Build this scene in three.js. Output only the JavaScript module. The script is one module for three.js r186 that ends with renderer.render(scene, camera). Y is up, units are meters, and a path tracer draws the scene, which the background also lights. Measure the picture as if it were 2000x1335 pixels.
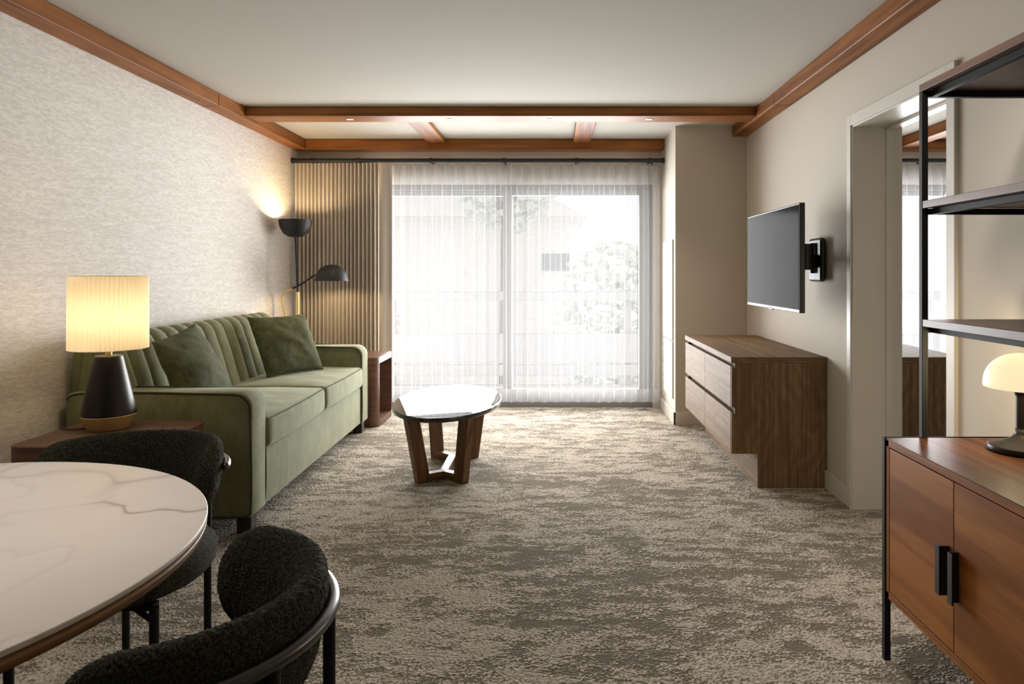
import * as THREE from 'three';
import { RoundedBoxGeometry } from 'three/addons/geometries/RoundedBoxGeometry.js';
import { mergeGeometries, mergeVertices, toCreasedNormals } from 'three/addons/utils/BufferGeometryUtils.js';
import { ImprovedNoise } from 'three/addons/math/ImprovedNoise.js';
import { RectAreaLightUniformsLib } from 'three/addons/lights/RectAreaLightUniformsLib.js';
import { Brush, Evaluator, SUBTRACTION } from 'three-bvh-csg';

// ---------------------------------------------------------------- camera, sky, light, exposure
const scene = new THREE.Scene();
const renderer = new THREE.WebGLRenderer({ antialias: true });
renderer.toneMapping = THREE.LinearToneMapping;
renderer.toneMappingExposure = 1.15;
renderer.shadowMap.enabled = true;
const camera = new THREE.PerspectiveCamera(51.95, 2000 / 1335, 0.05, 200);
camera.position.set(0, 1.27, 0);
camera.lookAt(0, 1.27, -10);
camera.setViewOffset(2000, 1335, -81, 136.5, 2000, 1335);   // shifted lens: verticals stay vertical

RectAreaLightUniformsLib.init();
scene.background = new THREE.Color().setRGB(0.8, 0.82, 0.85);      // even, bright overcast sky
const daylightPanel = new THREE.RectAreaLight(new THREE.Color().setRGB(0.965, 0.985, 1.0), 25, 9.8, 1.95);      // unseen light panel outside both glass doors, strengthens window light in both rooms
daylightPanel.position.set(1.45, 0.98, -8.05); daylightPanel.lookAt(1.45, 0.98, 0);
scene.add(daylightPanel);

// ---------------------------------------------------------------- helpers
let seed = 12345;
const rnd = () => { seed = (seed + 0x6d2b79f5) | 0; let t = Math.imul(seed ^ (seed >>> 15), 1 | seed); t = (t + Math.imul(t ^ (t >>> 7), 61 | t)) ^ t; return ((t ^ (t >>> 14)) >>> 0) / 4294967296; };
const clamp = (x, a = 0, b = 1) => Math.min(b, Math.max(a, x));
const mixv = (a, b, t) => a + (b - a) * t;
const smooth = (a, b, x) => { const t = clamp((x - a) / (b - a)); return t * t * (3 - 2 * t); };
const TABLE = new Float32Array(65536); for (let i = 0; i < 65536; i++) TABLE[i] = rnd();
const hash = (x, y, s) => TABLE[(Math.imul(x + 17 * s, 374761393) ^ Math.imul(y + 29 * s, 668265263)) >>> 7 & 65535];
function vnoise(x, y, px, py, s = 0) {          // value noise, repeating every px by py cells
  const xi = Math.floor(x), yi = Math.floor(y), fx = x - xi, fy = y - yi;
  const u = fx * fx * (3 - 2 * fx), v = fy * fy * (3 - 2 * fy);
  const x0 = ((xi % px) + px) % px, x1 = (x0 + 1) % px, y0 = ((yi % py) + py) % py, y1 = (y0 + 1) % py;
  const a = hash(x0, y0, s), b = hash(x1, y0, s), c = hash(x0, y1, s), d = hash(x1, y1, s);
  return a + (b - a) * u + (c - a) * v + (a - b - c + d) * u * v;
}
function fbm(u, v, cu, cv, oct, s = 0, gain = 0.5) {   // u, v in 0..1; cu, cv cells of the first octave
  let sum = 0, amp = 1, tot = 0;
  for (let o = 0; o < oct; o++) { sum += amp * vnoise(u * cu, v * cv, cu, cv, s + o); tot += amp; amp *= gain; cu *= 2; cv *= 2; }
  return sum / tot;
}
function tex(w, h, mw, mh, fn, srgb = true) {   // fn(u, v) -> [r, g, b] 0..255, or one number; covers mw by mh metres
  const data = new Uint8Array(w * h * 4);
  for (let y = 0, i = 0; y < h; y++) for (let x = 0; x < w; x++, i += 4) {
    const c = fn((x + 0.5) / w, (y + 0.5) / h);
    if (typeof c === 'number') { data[i] = data[i + 1] = data[i + 2] = clamp(c, 0, 255); } else { data[i] = clamp(c[0], 0, 255); data[i + 1] = clamp(c[1], 0, 255); data[i + 2] = clamp(c[2], 0, 255); }
    data[i + 3] = 255;
  }
  const t = new THREE.DataTexture(data, w, h);
  t.wrapS = t.wrapT = THREE.RepeatWrapping; t.magFilter = THREE.LinearFilter; t.minFilter = THREE.LinearMipmapLinearFilter;
  if (srgb) t.colorSpace = THREE.SRGBColorSpace;
  t.repeat.set(1 / mw, 1 / mh); t.needsUpdate = true;
  return t;
}
const lerp3 = (a, b, t) => [mixv(a[0], b[0], t), mixv(a[1], b[1], t), mixv(a[2], b[2], t)];

// texture coordinates in metres on every face, u along the given grain axis
function finish(geo, grain = 'x', off = [0, 0]) {
  const g = geo.index ? geo.toNonIndexed() : geo;
  const p = g.attributes.position.array, uv = new Float32Array(p.length / 3 * 2), ax = { x: 0, y: 1, z: 2 }[grain];
  for (let i = 0; i < p.length; i += 9) {
    const e1 = [p[i + 3] - p[i], p[i + 4] - p[i + 1], p[i + 5] - p[i + 2]], e2 = [p[i + 6] - p[i], p[i + 7] - p[i + 1], p[i + 8] - p[i + 2]];
    const n = [Math.abs(e1[1] * e2[2] - e1[2] * e2[1]), Math.abs(e1[2] * e2[0] - e1[0] * e2[2]), Math.abs(e1[0] * e2[1] - e1[1] * e2[0])];
    const k = n[0] >= n[1] && n[0] >= n[2] ? 0 : n[1] >= n[2] ? 1 : 2;
    let a = ax, b;
    if (k === ax) { a = (ax + 1) % 3; b = (ax + 2) % 3; } else b = 3 - k - ax;
    for (let j = 0; j < 3; j++) { uv[(i / 3 + j) * 2] = p[i + j * 3 + a] + off[0] + k * 0.37; uv[(i / 3 + j) * 2 + 1] = p[i + j * 3 + b] + off[1] + k * 0.23; }
  }
  g.setAttribute('uv', new THREE.BufferAttribute(uv, 2));
  return g;
}
const box = (w, h, d, x, y, z, r = 0.003, grain = 'x', off) => { const g = r > 0 ? new RoundedBoxGeometry(w, h, d, 2, Math.min(r, w / 2.01, h / 2.01, d / 2.01)) : new THREE.BoxGeometry(w, h, d); g.translate(x, y, z); return finish(g, grain, off); };
const span = (x0, x1, y0, y1, z0, z1, r = 0.003, grain = 'x', off) => box(Math.abs(x1 - x0), Math.abs(y1 - y0), Math.abs(z1 - z0), (x0 + x1) / 2, (y0 + y1) / 2, (z0 + z1) / 2, r, grain, off);
const merge = (list) => mergeGeometries(list.map((g) => { const n = g.index ? g.toNonIndexed() : g.clone(); for (const k of Object.keys(n.attributes)) if (!['position', 'normal', 'uv'].includes(k)) n.deleteAttribute(k); return n; }));
const tube = (pts, r, seg = 48, rad = 12, closed = false) => new THREE.TubeGeometry(new THREE.CatmullRomCurve3(pts.map((p) => new THREE.Vector3(...p)), closed, 'centripetal'), seg, r, rad, closed);
const rod = (a, b, r, rad = 16) => { const A = new THREE.Vector3(...a), B = new THREE.Vector3(...b), g = new THREE.CylinderGeometry(r, r, A.distanceTo(B), rad); g.applyQuaternion(new THREE.Quaternion().setFromUnitVectors(new THREE.Vector3(0, 1, 0), B.clone().sub(A).normalize())); g.translate((A.x + B.x) / 2, (A.y + B.y) / 2, (A.z + B.z) / 2); return g; };
const lathe = (pts, seg = 64) => new THREE.LatheGeometry(pts.map((p) => new THREE.Vector2(p[0], p[1])), seg);
function softBox(w, h, d, r, sx, sy, sz, puff) {   // a box with round edges and enough vertices to be puffed out
  let g = new THREE.BoxGeometry(w, h, d, sx, sy, sz);
  g.deleteAttribute('uv'); g.deleteAttribute('normal'); g = mergeVertices(g, 1e-5);
  const p = g.attributes.position, v = new THREE.Vector3(), c = new THREE.Vector3();
  for (let i = 0; i < p.count; i++) {
    v.fromBufferAttribute(p, i);
    c.set(clamp(v.x, -w / 2 + r, w / 2 - r), clamp(v.y, -h / 2 + r, h / 2 - r), clamp(v.z, -d / 2 + r, d / 2 - r));
    v.sub(c); if (v.lengthSq() > 1e-12) v.normalize().multiplyScalar(r); v.add(c);
    if (puff) puff(v);
    p.setXYZ(i, v.x, v.y, v.z);
  }
  g.computeVertexNormals();
  return g;
}
function grid(nu, nv, fn, closeU = false, closeV = false) {   // surface from fn(u, v) -> [x, y, z]
  const pos = [], idx = [];
  for (let j = 0; j <= nv; j++) for (let i = 0; i <= nu; i++) pos.push(...fn(i / nu, j / nv));
  for (let j = 0; j < nv; j++) for (let i = 0; i < nu; i++) { const a = j * (nu + 1) + i, b = a + 1, c = a + nu + 1, d = c + 1; idx.push(a, b, d, a, d, c); }
  let g = new THREE.BufferGeometry(); g.setAttribute('position', new THREE.Float32BufferAttribute(pos, 3)); g.setIndex(idx);
  if (closeU || closeV) g = mergeVertices(g, 1e-6);
  g.computeVertexNormals();
  return g;
}
const taken = {};
const numbered = (n) => { const k = taken[n] = (taken[n] ?? -1) + 1; return k ? n + '_' + String(k).padStart(3, '0') : n; };
const shadows = (m) => { m.castShadow = m.receiveShadow = true; return m; };
function thing(name, label, category, pos = [0, 0, 0], turn = 0, group) {
  const o = new THREE.Group(); o.name = numbered(name); o.position.set(...pos); o.rotation.y = turn;
  o.userData = { label, category }; if (group) o.userData.group = group;
  scene.add(o); return o;
}
function part(parent, name, geo, mat, label) { const m = shadows(new THREE.Mesh(geo, mat)); m.name = name; if (label) m.userData.label = label; parent.add(m); return m; }
function struct(name, geo, mat, label, category) { const m = shadows(new THREE.Mesh(geo, mat)); m.name = name; m.userData = { kind: 'structure', label, category }; scene.add(m); return m; }

// ---------------------------------------------------------------- materials
const M = {};
const std = (o) => new THREE.MeshStandardMaterial(o), phy = (o) => new THREE.MeshPhysicalMaterial(o);
const lin = (r, g, b) => new THREE.Color().setRGB(r, g, b);
M.wallPaint = std({ color: lin(0.575, 0.52, 0.44), roughness: 0.85 });
M.trimPaint = std({ color: lin(0.64, 0.60, 0.53), roughness: 0.45 });
M.ceilingPaint = std({ color: lin(0.51, 0.483, 0.435), roughness: 0.95 });
M.darkWall = std({ color: lin(0.07, 0.05, 0.035), roughness: 0.7 });
// grass-cloth wall covering: fine horizontal threads of uneven tone
{
  const threads = (u, v) => 0.5 * fbm(u, v, 48, 220, 2, 3) + 0.22 * fbm(u, v, 10, 90, 2, 9) + 0.28 * vnoise(u * 300, v * 300, 300, 300, 5);
  M.grasscloth = std({ roughness: 0.9,
    map: tex(1024, 1024, 1.3, 1.3, (u, v) => lerp3([217, 211, 203], [240, 235, 229], smooth(0.25, 0.75, threads(u, v)))),
    bumpMap: tex(1024, 1024, 1.3, 1.3, (u, v) => 255 * threads(u, v), false), bumpScale: 0.0022 });
}
// carpet: pale cut pile over a flat taupe loop ground, in patches drawn out across the room
{
  const N = 2048, S = 4.1, height = new Float32Array(N * N);
  const carpet = tex(N, N, S, S, (u, v) => {
    const wu = u + 0.01 * (fbm(u, v, 60, 90, 3, 41) - 0.5), wv = v + 0.008 * (fbm(u, v, 60, 90, 3, 47) - 0.5);
    const big = fbm(wu, wv, 7, 16, 3, 7, 0.55), mid = fbm(wu, wv, 34, 84, 4, 17, 0.72), tuft = vnoise(u * 680, v * 680, 680, 680, 23), tuft2 = vnoise(u * 1024, v * 1024, 1024, 1024, 31);
    const ribs = 0.5 + 0.5 * Math.sin(u * Math.PI * 2 * 640);
    const t = smooth(0.37, 0.59, big * 0.32 + mid * 0.68 + 0.26 * (tuft - 0.5) + 0.12 * (tuft2 - 0.5) + 0.01);
    const c = lerp3([119, 109, 93], [184, 174, 159], t), k = 1 + (0.14 + 0.38 * t) * (0.55 * tuft + 0.45 * tuft2 - 0.5) + 0.1 * (1 - t) * (ribs - 0.5);
    height[Math.min(N - 1, Math.floor(v * N)) * N + Math.min(N - 1, Math.floor(u * N))] = t * (0.55 + 0.45 * tuft) + 0.12 * tuft2 + 0.08 * (1 - t) * ribs;
    return [c[0] * k, c[1] * k, c[2] * k];
  });
  M.carpet = std({ roughness: 1, map: carpet, bumpMap: tex(N, N, S, S, (u, v) => 230 * height[Math.floor(v * N) * N + Math.floor(u * N)], false), bumpScale: 0.007 });
}
// wood, grain along u
function wood(w, h, mw, mh, dark, light, o = {}) {
  const { streak = 26, cath = 0.35, rings = 9, pores = 0.25, s = 1, warp = 0.5 } = o;
  return tex(w, h, mw, mh, (u, v) => {
    const wob = fbm(u, v, 3, 4, 3, s + 50), long = fbm(u, v, 2, streak, 4, s, 0.6);
    const ring = 0.5 + 0.5 * Math.sin(2 * Math.PI * (v * rings + warp * 5 * (wob - 0.5) + 1.2 * (fbm(u, v, 4, 6, 2, s + 60) - 0.5)));
    const pore = fbm(u, v, 24, 300, 2, s + 80);
    const t = clamp((1 - cath) * smooth(0.25, 0.75, long) + cath * ring - pores * smooth(0.55, 0.8, pore));
    return lerp3(dark, light, t);
  });
}
M.beam = phy({ map: wood(1024, 512, 2.2, 0.7, [100, 58, 24], [164, 104, 52], { streak: 14, cath: 0.2, rings: 5, pores: 0.12, s: 3 }), roughness: 0.5, ior: 1.36 });
M.oak = std({ map: wood(1024, 1024, 1.1, 0.75, [100, 76, 48], [142, 113, 78], { streak: 70, cath: 0.3, rings: 12, pores: 0.45, s: 11, warp: 0.9 }), roughness: 0.7 });
M.walnut = phy({ map: wood(1024, 512, 1.4, 0.6, [128, 76, 32], [168, 108, 52], { streak: 12, cath: 0.08, rings: 3, pores: 0.12, s: 21, warp: 0.8 }), roughness: 0.5, ior: 1.25 });
M.walnutTop = phy({ map: wood(1024, 512, 1.4, 0.6, [62, 37, 22], [98, 62, 38], { streak: 30, cath: 0.15, rings: 6, pores: 0.15, s: 25 }), roughness: 0.36, ior: 1.17 });
M.shelfWood = std({ map: wood(512, 256, 1.2, 0.5, [74, 50, 38], [104, 76, 60], { streak: 24, cath: 0.12, s: 27 }), roughness: 0.42 });
M.tableWood = std({ map: wood(512, 512, 0.8, 0.6, [92, 64, 48], [122, 88, 67], { streak: 26, cath: 0.15, s: 31 }), roughness: 0.42 });
M.legWood = std({ map: wood(512, 256, 0.6, 0.3, [92, 62, 36], [138, 98, 60], { streak: 24, cath: 0.2, s: 37 }), roughness: 0.46 });
M.edgeWood = std({ map: wood(512, 128, 1.0, 0.2, [140, 98, 60], [184, 138, 92], { streak: 12, cath: 0.1, s: 39 }), roughness: 0.5 });
// green velvet
{
  const nap = (u, v) => 0.6 * fbm(u, v, 10, 10, 4, 91) + 0.4 * fbm(u, v, 60, 24, 3, 95);
  const velvet = tex(1024, 1024, 1.1, 1.1, (u, v) => lerp3([110, 112, 80], [128, 130, 96], smooth(0.3, 0.7, nap(u, v))));
  const weave = tex(512, 512, 0.12, 0.12, (u, v) => 255 * (0.5 * fbm(u, v, 64, 128, 2, 61) + 0.5 * fbm(u, v, 16, 40, 2, 64)), false);
  M.velvet = phy({ map: velvet, roughness: 0.9, sheen: 1, sheenRoughness: 0.7, sheenColor: lin(0.95, 0.97, 0.8), bumpMap: weave, bumpScale: 0.0008 });
  M.pillowVelvet = phy({ map: tex(512, 512, 0.6, 0.6, (u, v) => lerp3([62, 66, 38], [88, 91, 56], smooth(0.3, 0.7, nap(u, v)))), roughness: 0.9, sheen: 1, sheenRoughness: 0.4, sheenColor: lin(0.34, 0.36, 0.22), bumpMap: weave, bumpScale: 0.0006 });
  M.piping = std({ color: lin(0.05, 0.055, 0.028), roughness: 0.9 });
}
M.boucle = std({ color: lin(0.075, 0.078, 0.052), roughness: 1, bumpMap: tex(512, 512, 0.12, 0.12, (u, v) => 255 * (0.6 * vnoise(u * 48, v * 48, 48, 48, 3) + 0.4 * vnoise(u * 110, v * 110, 110, 110, 4)), false), bumpScale: 0.006,
  map: tex(512, 512, 0.16, 0.16, (u, v) => { const t = vnoise(u * 60, v * 60, 60, 60, 8) * 0.7 + 0.3 * vnoise(u * 140, v * 140, 140, 140, 9); return lerp3([120, 122, 104], [255, 255, 238], smooth(0.2, 0.8, t)); }) });
M.black = phy({ color: lin(0.014, 0.0135, 0.013), roughness: 0.6, ior: 1.3 });
M.matteBlack = std({ color: lin(0.014, 0.0135, 0.013), roughness: 0.55 });
M.gunmetal = std({ color: lin(0.10, 0.10, 0.105), roughness: 0.3, metalness: 0.9 });
M.darkLeg = std({ color: lin(0.035, 0.026, 0.022), roughness: 0.5 });
M.brass = std({ color: lin(0.93, 0.70, 0.33), roughness: 0.35, metalness: 0.7 });
M.bronze = std({ color: lin(0.028, 0.022, 0.019), roughness: 0.38, metalness: 0.4 });
M.plasticBlack = std({ color: lin(0.006, 0.006, 0.006), roughness: 0.45 });
M.screen = phy({ color: lin(0.012, 0.010, 0.009), roughness: 0.12, ior: 1.025 });
M.glassTop = phy({ color: lin(0.02, 0.02, 0.021), roughness: 0.04, clearcoat: 1, clearcoatRoughness: 0.02, ior: 1.5 });
M.pane = phy({ color: 0xffffff, transmission: 1, thickness: 0, roughness: 0, ior: 1.45 });
M.frameMetal = std({ color: lin(0.16, 0.15, 0.14), roughness: 0.5 });
M.sheer = phy({ color: lin(0.61, 0.61, 0.62), roughness: 1, transmission: 0.16, thickness: 0, opacity: 0.33, transparent: true, side: THREE.DoubleSide, specularIntensity: 0 });
M.sheerBand = phy({ color: lin(0.74, 0.74, 0.75), roughness: 1, transmission: 0.15, thickness: 0, opacity: 0.3, transparent: true, side: THREE.DoubleSide, specularIntensity: 0 });
M.drape = phy({ roughness: 0.95, side: THREE.DoubleSide, sheen: 0.3, sheenColor: lin(0.4, 0.36, 0.3), map: tex(256, 256, 0.2, 0.2, (u, v) => lerp3([188, 180, 169], [210, 202, 191], 0.5 * fbm(u, v, 50, 12, 3, 71) + 0.5 * fbm(u, v, 12, 60, 3, 74))) });
M.shade = phy({ color: lin(0.94, 0.87, 0.72), roughness: 1, transmission: 0.55, thickness: 0, side: THREE.DoubleSide, specularIntensity: 0.1 });
M.opal = phy({ color: lin(0.9, 0.86, 0.75), roughness: 0.25, emissive: lin(1.0, 0.86, 0.52), emissiveIntensity: 0.75 });
M.bulb = std({ color: 0xffffff, emissive: lin(1.0, 0.72, 0.38), emissiveIntensity: 9 });
M.spotGlow = std({ color: 0xffffff, emissive: lin(1.0, 0.85, 0.62), emissiveIntensity: 3 });
M.steelTrim = std({ color: lin(0.75, 0.72, 0.68), roughness: 0.3, metalness: 0.8 });
// white stone top with soft grey veins
{
  const ridge = (x) => 1 - Math.abs(2 * x - 1);
  M.marble = phy({ roughness: 0.38, map: tex(1024, 1024, 1.5, 1.5, (u, v) => {
    const wu = u + 0.09 * (fbm(u, v, 4, 4, 5, 101) - 0.5), wv = v + 0.09 * (fbm(u, v, 4, 4, 5, 111) - 0.5);
    const vein = Math.pow(ridge(fbm(wu, wv, 4, 4, 3, 121)), 34), fine = Math.pow(ridge(fbm(wu, wv, 7, 6, 3, 131)), 38);
    const where = smooth(0.45, 0.68, fbm(u, v, 4, 4, 3, 141)), cloud = fbm(u, v, 5, 5, 4, 151);
    const c = lerp3([230, 220, 212], [245, 237, 230], cloud);
    return lerp3(c, [128, 118, 112], clamp(0.8 * vein * (0.3 + where) + 0.7 * fine * (0.15 + where)));
  }) });
}
M.siding = std({ color: lin(0.78, 0.74, 0.68), roughness: 0.9 });
M.deck = std({ color: lin(0.3, 0.29, 0.28), roughness: 0.9 });
M.railPaint = std({ color: lin(0.16, 0.16, 0.165), roughness: 0.8 });
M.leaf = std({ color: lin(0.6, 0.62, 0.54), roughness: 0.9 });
M.trunk = std({ color: lin(0.12, 0.09, 0.07), roughness: 0.95 });
M.darkGlass = std({ color: lin(0.05, 0.055, 0.06), roughness: 0.15 });
M.white = std({ color: lin(0.8, 0.8, 0.8), roughness: 0.5 });

// ---------------------------------------------------------------- the room (metres; z = minus the distance from the camera)
const XL = -2.394, XR = 1.61, CEIL = 2.485, FAR = -6.55, BACK = 4.2, XC = 1.015, ZJ = -5.84, T = 0.14;
const DOOR_N = -2.845, DOOR_F = -3.763, DOOR_H = 2.055, XW = 1.865, XE = 5.6, NEAR2 = 2.0;     // the doorway, and the bedroom beyond it
struct('floor', span(XL - T, XE + T, -0.12, 0, BACK + T, -6.74, 0, 'x'), M.carpet, 'patterned beige and taupe carpet covering the whole floor', 'carpet');
struct('ceiling', span(XL - T, XE + T, CEIL, CEIL + 0.14, BACK + T, FAR - T, 0), M.ceilingPaint, 'plain off-white painted ceiling above the wooden beams', 'ceiling');
struct('wall_left', span(XL - T, XL, 0, CEIL, BACK, FAR - T, 0, 'z'), M.grasscloth, 'left wall covered in pale ribbed grass-cloth paper', 'wall');
struct('wall_back', span(XL - T, XW, 0, CEIL, BACK, BACK + T, 0), M.darkWall, 'unseen wall behind the viewer, coloured dark to limit bounced light', 'wall');  // out of view; dark tone chosen to reduce bounce onto surfaces facing the camera
struct('wall_right', merge([span(XR, XW, 0, CEIL, BACK, DOOR_N, 0), span(XR, XW, 0, CEIL, DOOR_F, ZJ - 0.2, 0), span(XR, XW, DOOR_H, CEIL, DOOR_N, DOOR_F, 0)]), M.wallPaint, 'right wall painted beige with a doorway to the bedroom', 'wall');
struct('wall_chase', span(XC, XW, 0, CEIL, ZJ, FAR - T, 0), M.wallPaint, 'boxed-out beige wall corner between the curtains and the dresser', 'wall');
struct('wall_bedroom', merge([span(XE, XE + T, 0, CEIL, NEAR2, FAR, 0), span(XW, XE + T, 0, CEIL, NEAR2, NEAR2 + T, 0)]), M.wallPaint, 'plain beige bedroom walls beyond the doorway', 'wall');
const WX0 = -1.78, WX1 = 0.93, WH = 2.09, VX0 = 2.62, VX1 = 4.86;
struct('wall_far', merge([span(XL, WX0, 0, CEIL, FAR, FAR - T, 0), span(WX1, VX0, 0, CEIL, FAR, FAR - T, 0), span(VX1, XE, 0, CEIL, FAR, FAR - T, 0), span(WX0, WX1, WH, CEIL, FAR, FAR - T, 0), span(VX0, VX1, WH, CEIL, FAR, FAR - T, 0)]), M.wallPaint, 'beige window wall behind the curtains', 'wall');

// baseboards
const bb = (name, g, label) => struct(name, g, M.trimPaint, label, 'baseboard');
bb('baseboard_right', merge([span(XR - 0.016, XR, 0, 0.105, DOOR_F - 0.047, ZJ, 0.003), span(XR - 0.016, XR, 0, 0.105, BACK, DOOR_N + 0.059, 0.003)]), 'beige baseboard along the right wall beside the dresser');
bb('baseboard_chase', merge([span(XC - 0.016, XR, 0, 0.105, ZJ + 0.016, ZJ, 0.003), span(XC - 0.016, XC, 0, 0.105, ZJ + 0.016, FAR, 0.003)]), 'beige baseboard around the boxed-out wall corner');
bb('baseboard_left', span(XL, XL + 0.014, 0, 0.1, BACK, FAR, 0.003), 'beige baseboard along the grass-cloth wall behind the sofa');
// doorway casing, lining and stop
struct('trim_1', merge([
  span(XR - 0.018, XR, 0, DOOR_H + 0.056, DOOR_F, DOOR_F - 0.047, 0.002), span(XR - 0.018, XR, 0, DOOR_H + 0.056, DOOR_N, DOOR_N + 0.058, 0.002), span(XR - 0.018, XR, DOOR_H, DOOR_H + 0.056, DOOR_N, DOOR_F, 0.002),
  span(XR - 0.01, XW, 0, DOOR_H, DOOR_F + 0.012, DOOR_F, 0.001), span(XR - 0.01, XW, 0, DOOR_H, DOOR_N, DOOR_N - 0.012, 0.001), span(XR - 0.01, XW, DOOR_H - 0.012, DOOR_H, DOOR_N, DOOR_F, 0.001),
  span(1.775, 1.81, 0, DOOR_H - 0.012, DOOR_F + 0.024, DOOR_F + 0.01, 0.001), span(1.775, 1.81, 0, DOOR_H - 0.012, DOOR_N - 0.01, DOOR_N - 0.024, 0.001), span(1.775, 1.81, DOOR_H - 0.026, DOOR_H - 0.011, DOOR_N, DOOR_F, 0.001)]),
  M.trimPaint, 'cream painted casing and lining around the bedroom doorway', 'door frame');
// access panels on the boxed-out wall, beside the sheer curtain
{
  const t = thing('access_panel', 'white service panel with louvred edge in the wall beside the wide sheer curtain', 'wall panel', [XC - 0.001, 0, -6.18]);
  part(t, 'upper_door', span(-0.012, 0, 0.69, 1.545, -0.27, 0.25, 0.002), M.trimPaint);
  part(t, 'lower_door', span(-0.012, 0, 0.2, 0.682, -0.2, 0.25, 0.002), M.trimPaint);
  for (let k = 0; k < 22; k++) part(t, 'louvre', span(-0.012, 0, 0.21 + k * 0.0215, 0.222 + k * 0.0215, -0.27, -0.205, 0.001), M.trimPaint);
}

// beams
const beamGroup = 'stained wooden ceiling beams';
function beam(label, x0, x1, y0, y1, z0, z1, grain, r = 0.007) {
  const o = thing('ceiling_beam', label, 'beam', [(x0 + x1) / 2, y0, (z0 + z1) / 2], 0, beamGroup);
  const w = Math.abs(x1 - x0), h = y1 - y0, d = Math.abs(z1 - z0);
  return [o, (name, a, b, c, e, f, g) => part(o, name, span(a, b, c, e, f, g, r, grain, [rnd() * 2, rnd()]), M.beam), w, h, d];
}
function longBeam(label, x0, x1, zn, zj, zf) {      // two lengths butted with a fine joint
  const [o, add, w, h] = beam(label, x0, x1, 2.395, CEIL - 0.001, zn, zf, 'z'), zc = (zn + zf) / 2;
  add('beam_length', -w / 2, w / 2, 0, h, zn - zc, zj - zc + 0.001); add('beam_length', -w / 2, w / 2, 0, h, zj - zc - 0.001, zf - zc);
  return o;
}
longBeam('long brown beam running along the top of the grass-cloth wall', XL + 0.001, -2.266, BACK - 0.01, -4.75, FAR + 0.001);
longBeam('long brown beam running along the top of the right wall above the television', 1.487, XR - 0.001, BACK - 0.01, -4.73, ZJ + 0.001);
{
  const [o, add, w, h, d] = beam('wide brown crossbeam with four recessed spotlights', -2.264, 1.485, 2.415, CEIL - 0.001, -5.15, -5.366, 'x');
  add('beam_length', -w / 2, w / 2, 0, h, -d / 2, d / 2);
}
{
  const [o, add, w, h, d] = beam('brown beam against the window wall above the curtain track', -2.264, XC - 0.001, 2.391, CEIL - 0.001, -6.40, FAR + 0.001, 'x');
  add('beam_length', -w / 2, w / 2, 0, h, -d / 2, d / 2);
}
for (const [x0, x1, label] of [[-1.148, -0.985, 'short brown joist between the crossbeams, above the drape side'], [0.178, 0.333, 'short brown joist between the crossbeams, nearer the boxed-out wall']]) {
  const [o, add, w, h, d] = beam(label, x0, x1, 2.445, CEIL - 0.001, -5.368, -6.398, 'z');
  add('beam_length', -w / 2, w / 2, 0, h, -d / 2, d / 2);
}
{
  const [o, add, w, h, d] = beam('brown beam on the bedroom ceiling seen through the doorway', 3.13, 3.26, 2.395, CEIL - 0.001, NEAR2 - 0.01, -6.398, 'z');
  add('beam_length', -w / 2, w / 2, 0, h, -d / 2, d / 2);
}
{
  const [o, add, w, h, d] = beam('brown beam above the bedroom curtain seen through the doorway', XW + 0.001, XE - 0.001, 2.391, CEIL - 0.001, -6.40, FAR + 0.001, 'x');
  add('beam_length', -w / 2, w / 2, 0, h, -d / 2, d / 2);
}
// spotlights in the crossbeam
const spotPlaces = ['leftmost small spotlight in the crossbeam, above the drape', 'second small spotlight from the left in the crossbeam', 'third small spotlight from the left in the crossbeam', 'rightmost small spotlight in the crossbeam, by the boxed-out wall'];
[-1.528, -0.779, -0.031, 0.718].forEach((x, i) => {
  const t = thing('recessed_spotlight', spotPlaces[i], 'spotlight', [x, 2.4148, -5.26], 0, 'spotlights in the crossbeam');
  part(t, 'trim_ring', lathe([[0.017, 0], [0.0185, -0.0035], [0.026, -0.0035], [0.029, 0], [0.017, 0]], 32), M.steelTrim);
  part(t, 'lens', new THREE.CircleGeometry(0.0165, 24).rotateX(Math.PI / 2).translate(0, -0.0006, 0), M.spotGlow);
  const l = new THREE.SpotLight(new THREE.Color().setRGB(1, 0.8, 0.56), 2.2, 0, 0.75, 0.8, 2);
  l.position.set(x, 2.405, -5.26); l.target.position.set(x, 0, -5.26); l.castShadow = true; l.shadow.radius = 0.8; scene.add(l, l.target);
});

// unseen ceiling lamps, placed to light the dining table and the shelf wall
[[-1.3, -1.35, 'unseen ceiling downlight, placed to light the marble dining table', 3.6, 0.62, [-1.3, 0, -1.35]], [0.8, -2.0, 'unseen ceiling downlight, placed to light the wall behind the open shelves', 3.8, 0.8, [1.5, 0.9, -2.1]]].forEach(([x, z, label, power, cone, aim]) => {
  const t = thing('unseen_downlight', label, 'downlight', [x, CEIL - 0.0005, z], 0, 'unseen downlights over the dining end');
  part(t, 'trim_ring', lathe([[0.045, 0], [0.048, -0.005], [0.062, -0.005], [0.066, 0], [0.045, 0]], 40), M.white);
  part(t, 'lens', new THREE.CircleGeometry(0.0445, 32).rotateX(Math.PI / 2).translate(0, -0.001, 0), M.spotGlow);
  const l = new THREE.SpotLight(new THREE.Color().setRGB(1, 0.9, 0.8), power, 0, cone, 0.7, 2);
  l.position.set(x, CEIL - 0.02, z); l.target.position.set(...aim); l.castShadow = true; l.shadow.radius = 5; scene.add(l, l.target);
});

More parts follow.
